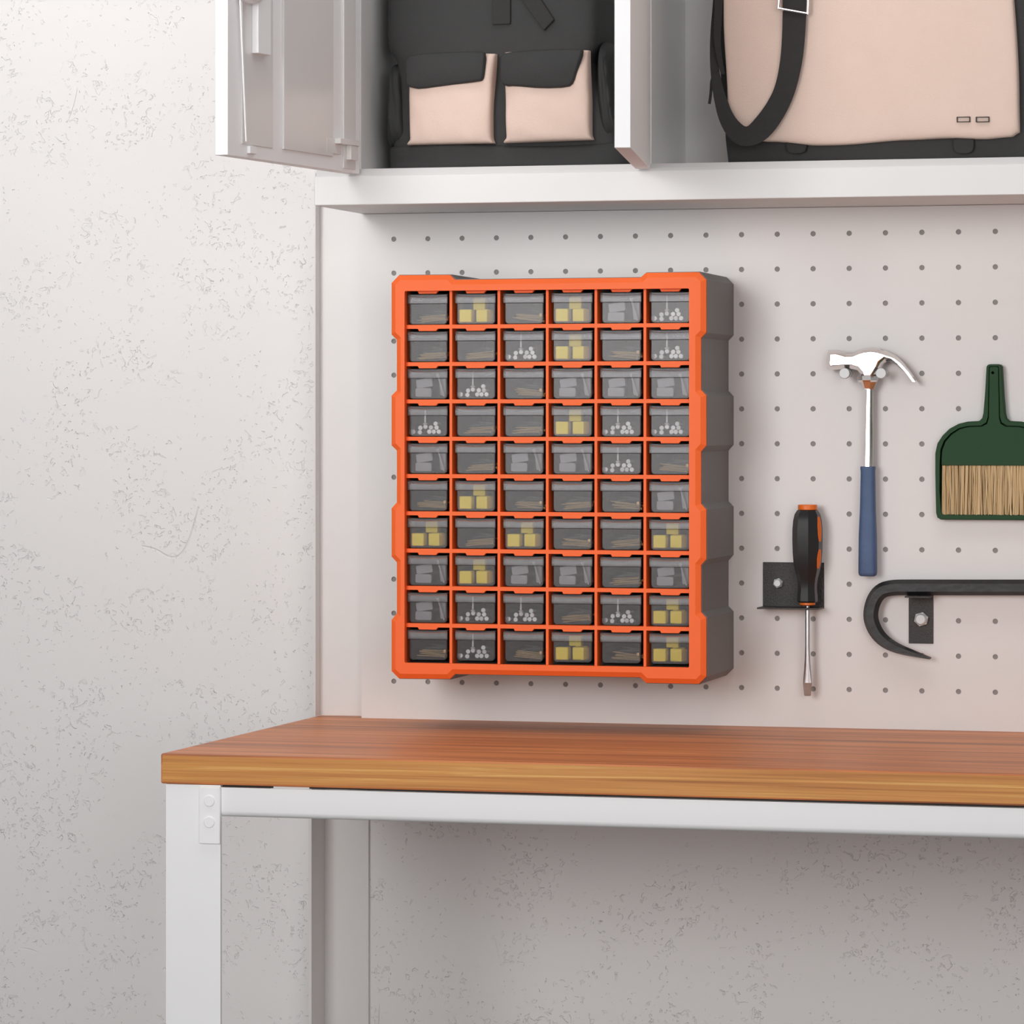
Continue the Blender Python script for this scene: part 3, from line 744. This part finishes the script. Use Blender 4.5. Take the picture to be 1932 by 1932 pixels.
for px, py, w in ((1637.6, 880, 27), (1637.6, 883, 28), (1637.6, 890, 26.5), (1637.4, 960, 29), (1637.3, 1010, 33), (1637.3, 1050, 34), (1637.3, 1080, 34.5), (1637.3, 1085, 32), (1637.3, 1087, 26)):
    x, z = at(px, py, HY); hw = w / 2 * 0.000625
    rings.append([(x + hw * math.copysign(abs(math.cos(a)) ** 0.6, math.cos(a)), HY + hw * 0.95 * math.copysign(abs(math.sin(a)) ** 0.6, math.sin(a)), z) for a in [2 * PI * k / 24 for k in range(24)]])
b.loft(rings); b.build('grip', M['blue'], ham, smooth=True, angle=50)

# ---------------------------------------------------------------- screwdriver and its bracket
def bolt(m, x, z, y0, r):
    m.lathe((x, 0, z), [(r, y0), (r, y0 - 0.0042), (r * 0.92, y0 - 0.0050)], 6, 'y', rot=0.3)
    m.lathe((x, 0, z), [(r * 0.78, y0 - 0.005), (r * 0.78, y0 - 0.0075), (r * 0.6, y0 - 0.009)], 18, 'y')
bz, bt = at(1500, 1147, 0)[1], at(1500, 1061, 0)[1]; bx0, bx1 = at(1440, 1100, 0)[0], at(1555, 1100, 0)[0]
br1 = thing('screwdriver_bracket', (bx0, 0, bz), 'dark steel shelf bracket bolted to the pegboard holding the screwdriver', 'bracket')
b = MB(); SX, SY = at(1523.5, 1147, -0.0225)[0], -0.0225
b.box(bx0, bx1, -0.0020, -0.0001, bz, bt)
# shelf with a round hole for the blade
b.box(bx0, SX - 0.0032, -0.038, -0.002, bz, bz + 0.0018); b.box(SX + 0.0032, bx1, -0.038, -0.002, bz, bz + 0.0018)
b.box(SX - 0.0032, SX + 0.0032, -0.038, SY - 0.0032, bz, bz + 0.0018); b.box(SX - 0.0032, SX + 0.0032, SY + 0.0032, -0.002, bz, bz + 0.0018)
b.build('bracket_plate', M['bracket'], br1)
b = MB(); x, z = at(1467, 1100, -0.003); bolt(b, x + 0.001, z, -0.002, 0.0062); b.build('bolt', M['zinc'], br1, smooth=True, angle=30)
sd = thing('screwdriver', (SX, SY, bz), 'flat screwdriver with faceted black and orange handle standing in its bracket', 'screwdriver')
Zs = lambda q: at(1523, 930 + q / 4.83, SY)[1]
k_ = 0.000625 / 4.83
prof = [(80, 153), (95, 158), (118, 195), (131, 250), (138, 330), (139, 430), (136, 540), (128, 640), (112, 720), (95, 780), (88, 830), (87, 880), (92, 930), (95, 985), (88, 996)]
b = MB(); b.lathe((SX, SY, 0), [(r * k_, Zs(q)) for r, q in prof][::-1], 8, 'z', rot=PI / 8 - 0.16)
b.build('handle', M['sd_black'], sd, smooth=True, angle=25)
b = MB(); b.lathe((SX, SY, 0), [(r * k_, Zs(q)) for r, q in [(84, 107), (88, 111), (88, 150), (84, 154)]][::-1], 28, 'z'); b.build('end_cap', M['sd_orange'], sd, smooth=True, angle=40)
b = MB(); b.lathe((SX, SY, 0), [(r * k_, Zs(q)) for r, q in [(66, 996), (72, 1000), (72, 1018), (60, 1026)]][::-1], 28, 'z'); b.build('collar', M['sd_orange'], sd, smooth=True, angle=40)
for q0, q1 in ((215, 440), (512, 685)):
    b = MB(); rings = []
    n = 12
    for i in range(n + 1):
        t_ = i / n; q = q0 + (q1 - q0) * t_
        for (ra, qa), (rb_, qb) in zip(prof, prof[1:]):
            if qa <= q <= qb: rr = (ra + (rb_ - ra) * (q - qa) / (qb - qa)) * k_
        w = 0.0034 * math.sin(PI * (0.12 + 0.76 * t_)) ** 0.5
        ang = -0.42
        ring = []
        for s, (dr, dw) in enumerate(((-0.002, -1), (0.0006, -1), (0.0010, 0), (0.0006, 1), (-0.002, 1))):
            R_ = rr * 0.965 + dr
            ring.append((SX + R_ * math.cos(ang) - dw * w * math.sin(ang) * -1 * -1, SY + R_ * math.sin(ang) + dw * w * math.cos(ang), Zs(q)))
        rings.append(ring)
    b.loft(rings); b.build('grip_insert', M['sd_orange'], sd, smooth=True, angle=40)
b = MB(); rings = []
for hw, hd, q in ((17, 17, 1020), (17, 17, 1062), (21, 21, 1066), (22, 22, 1100), (22, 22, 1400), (26, 20, 1520), (33, 16, 1620), (40, 11, 1705), (41, 10, 1730)):
    rings.append([(SX + hw * k_ * math.cos(a), SY + hd * k_ * math.sin(a), Zs(q)) for a in [2 * PI * i / 16 + PI / 16 for i in range(16)]])
b.loft(rings); b.build('blade', M['steel'], sd, smooth=True, angle=40)
b = MB(); rings = []
for hw, hd, q in ((40, 10, 1730), (38, 8, 1760), (31, 5, 1840), (26, 4, 1850)):
    rings.append([(SX + hw * k_ * sx, SY + hd * k_ * sy, Zs(q)) for sx, sy in ((-1, -1), (1, -1), (1, 1), (-1, 1))])
b.loft(rings)
b.build('blade_tip', M['tip'], sd)

# ---------------------------------------------------------------- crowbar and its bracket
cbz = at(1738, 1124, -0.015)[1]; cx0, cx1 = at(1715, 1180, 0)[0], at(1761, 1180, 0)[0]
br2 = thing('crowbar_bracket', (cx0, 0, cbz), 'narrow dark steel bracket bolted to the pegboard under the crowbar', 'bracket')
b = MB(); b.box(cx0, cx1, -0.0020, -0.0001, at(1738, 1214, 0)[1], cbz); b.box(cx0, cx1, -0.032, -0.0001, cbz - 0.0018, cbz)
b.build('bracket_plate', M['bracket'], br2)
b = MB(); x, z = at(1737, 1168, -0.003); bolt(b, x + 0.001, z, -0.002, 0.0088); b.build('bolt', M['zinc'], br2, smooth=True, angle=30)
CY = -0.0165
path = [(2300, 648, 100), (1500, 648, 100), (1130, 647, 100), (1030, 648, 100), (950, 668, 99), (900, 735, 97), (878, 830, 96), (893, 905, 96), (935, 980, 90), (1000, 1035, 78), (1080, 1072, 62), (1180, 1102, 42), (1290, 1133, 16)]
path = smooth_line(path, 2); rings = []
P3 = [at(1400 + px / 3.632, 930 + py / 3.632, CY) + (w / 3.632 * 0.000628,) for px, py, w in path]
P3 = [(x, z, w) for x, z, w in P3]
dz = (cbz + 0.0086) - P3[0][1]
for i, (x, z, w) in enumerate(P3):
    a = P3[max(0, i - 1)]; c = P3[min(len(P3) - 1, i + 1)]
    t_ = Vector((c[0] - a[0], c[1] - a[1])).normalized(); nn = Vector((-t_.y, t_.x)) * w / 2
    z += 0; dpt = 0.0088 if w > 0.010 else 0.0088
    rings.append([(x + nn.x * math.cos(g) / math.cos(PI / 6) * 0.93, CY + dpt * math.sin(g), z + nn.y * math.cos(g) / math.cos(PI / 6) * 0.93) for g in [2 * PI * k / 6 + 0.0 for k in range(6)]])
rings = [[(p[0], p[1], p[2]) for p in r] for r in rings]
b = MB(); b.loft(rings)
crow = b.build('crowbar', M['crow'], None, smooth=True, angle=50)
tag(crow, 'black steel crowbar with a hooked forked end lying on its bracket', 'crowbar')
# forked end: two short prongs
ex, ez, _ = P3[-1]; b = MB()

# ---------------------------------------------------------------- dustpan and hand brush
PCX = 1875.0; PY = -0.012
def pan_pt(x, y, yy): return at(1740 + x / 5.854, 670 + y / 5.854, yy)
def mirror(half, yy):
    """left half outline (crop units, centre at 791) from top centre to bottom centre, mirrored"""
    cx = pan_pt(791, 1000, yy)[0]; L = [pan_pt(x, y, yy) for x, y in half]
    Rr = [(2 * cx - x, z) for x, z in L[::-1]]
    return L + Rr
half_o = [(745, 100), (722, 107), (707, 128), (698, 300), (688, 460), (673, 640), (660, 695), (628, 727), (500, 734), (400, 758), (300, 812), (222, 888), (165, 975), (141, 1085), (141, 1300), (150, 1745), (165, 1795), (205, 1818)]
half_g = [(748, 122), (735, 135), (732, 300), (727, 500), (724, 680), (704, 745), (650, 776), (500, 783), (405, 806), (310, 865), (238, 945), (200, 1040), (190, 1200), (188, 1500), (205, 1730), (222, 1765)]
half_b = [(755, 126), (741, 140), (739, 300), (735, 500), (733, 690), (714, 758), (660, 788), (505, 794), (415, 817), (325, 877), (256, 955), (220, 1050), (212, 1130), (212, 1218)]
pan = thing('dustpan', (pan_pt(791, 1400, PY)[0], PY, pan_pt(0, 1825, PY)[1]), 'dark green plastic dustpan hung on the pegboard around the brush', 'dustpan')
po = mirror(half_o, -0.016); pg = mirror(half_g, -0.016)
b = MB(); b.prism(po, [(-0.0004, 0.0012), (-0.0016, 0), (-0.0140, 0), (-0.0158, 0.0010)], cap1=False)
ring_face(b, inset(po, 0.0010), pg, -0.0158)
b.prism(pg, [(-0.0158, 0), (-0.0040, 0.0002)], cap0=False, cap1=True)
b.build('pan_body', M['green'], pan, smooth=True, angle=30)
br = thing('hand_brush', (pan_pt(791, 1400, PY)[0], -0.010, pan_pt(0, 1765, PY)[1]), 'dark green hand brush with straw bristles nested inside the dustpan', 'brush')
pb = mirror(half_b, -0.016)
hc = pan_pt(777, 195, -0.017); hole = [(hc[0] + 0.0018 * math.cos(2 * PI * k / 16), hc[1] + 0.0018 * math.sin(2 * PI * k / 16)) for k in range(16)]
b = MB(); b.prism(pb, [(-0.0045, 0.0), (-0.0155, 0), (-0.0163, 0.0006)], cap1=False)
ring_face(b, inset(pb, 0.0006), hole, -0.0163); b.prism(hole, [(-0.0163, 0), (-0.006, 0)], cap0=False)
b.build('brush_head', M['green'], br, smooth=True, angle=30)
b = MB(); rb_ = random.Random(5)
xb0, xb1 = pan_pt(222, 1218, -0.012)[0], pan_pt(2 * 791 - 222, 1218, -0.012)[0]; zt_, zb_ = pan_pt(0, 1214, -0.012)[1], pan_pt(0, 1762, -0.012)[1]
NB = 300
for i in range(NB):
    f_ = (i + rb_.random()) / NB; x = xb0 + (xb1 - xb0) * f_
    y = rb_.choice((-0.0135, -0.0115, -0.0095, -0.0075)) + rb_.uniform(-0.0008, 0.0008)
    tw = rb_.gauss(0, 0.0022) + math.sin(x * 900) * 0.0012
    xe = min(max(x + tw, xb0 - 0.0002), xb1 + 0.0002); w = rb_.uniform(0.0005, 0.0009); ww = w * rb_.uniform(0.5, 1.1)
    zz = zb_ + rb_.uniform(0, 0.0008); xm = (x + xe) / 2 + rb_.gauss(0, 0.0004); wm = (w + ww) / 2; zm = (zt_ + zz) / 2
    rings = [[(xx - q, y - q, z_), (xx + q, y - q, z_), (xx + q, y + q, z_), (xx - q, y + q, z_)] for xx, q, z_ in ((x, w, zt_ + 0.001), (xm, wm, zm), (xe, ww, zz))]
    b.loft(rings, mi=rb_.choice((0, 1)))
o = b.build('bristles', [M['straw'], M['straw2']], br); o['kind'] = 'stuff'

# ---------------------------------------------------------------- light
sc = bpy.context.scene
w = bpy.data.worlds.new('world'); sc.world = w; w.use_nodes = True
bg = w.node_tree.nodes['Background']; bg.inputs[0].default_value = (1.0, 0.995, 0.99, 1)
def area(name, loc, target, size, power, col=(1, 1, 1), size_y=None, spread=180):
    if power <= 0: return
    l = bpy.data.lights.new(name, 'AREA'); l.energy = power; l.color = col; l.size = size; l.spread = math.radians(spread)
    if size_y: l.shape = 'RECTANGLE'; l.size_y = size_y
    o = bpy.data.objects.new(name, l); C.objects.link(o); o.location = loc
    o.rotation_euler = (Vector(target) - Vector(loc)).to_track_quat('-Z', 'Y').to_euler()
    return o
WARM = (1, 0.986, 0.977)
PW = [.25, 30, 3.5, 10.5, 2.8, 2.0, 5.5]
bg.inputs[1].default_value = PW[0]
area('softbox', (-0.6, -4.4, 1.55), (0.3, 0, 1.3), 1.3, PW[1], WARM)
area('wall_falloff_fill', (-0.55, -4.4, 2.2), (0.1, 0, 1.9), 1.7, PW[2], WARM, spread=50)  # added fill, spread narrowed so the wall darkens downward
area('ceiling_lamp', (0.1, -0.95, 2.8), (0.1, -0.6, 1.0), 2.6, PW[3], WARM, 0.5)
area('low_leg_fill', (0.5, -2.2, 0.25), (0.2, -0.4, 0.75), 0.8, PW[4], WARM)  # added low fill to brighten the bench leg, no known source
area('upper_wall_fill', (-0.9, -3.5, 2.5), (-0.35, 0, 2.15), 0.9, PW[5], WARM, spread=40)  # added fill that lifts the upper left of the wall
area('right_fill', (2.4, -4.4, 1.7), (0.6, 0, 1.3), 1.7, PW[6], WARM, spread=70)  # added broad fill from the right, not a known source
sc.view_settings.view_transform = 'Standard'; sc.view_settings.look = 'None'; sc.view_settings.gamma = 1; sc.view_settings.use_curve_mapping = False
sc.view_settings.exposure = 0.13
sc.cycles.transparent_max_bounces = 24; sc.cycles.max_bounces = 8; sc.cycles.caustics_reflective = False
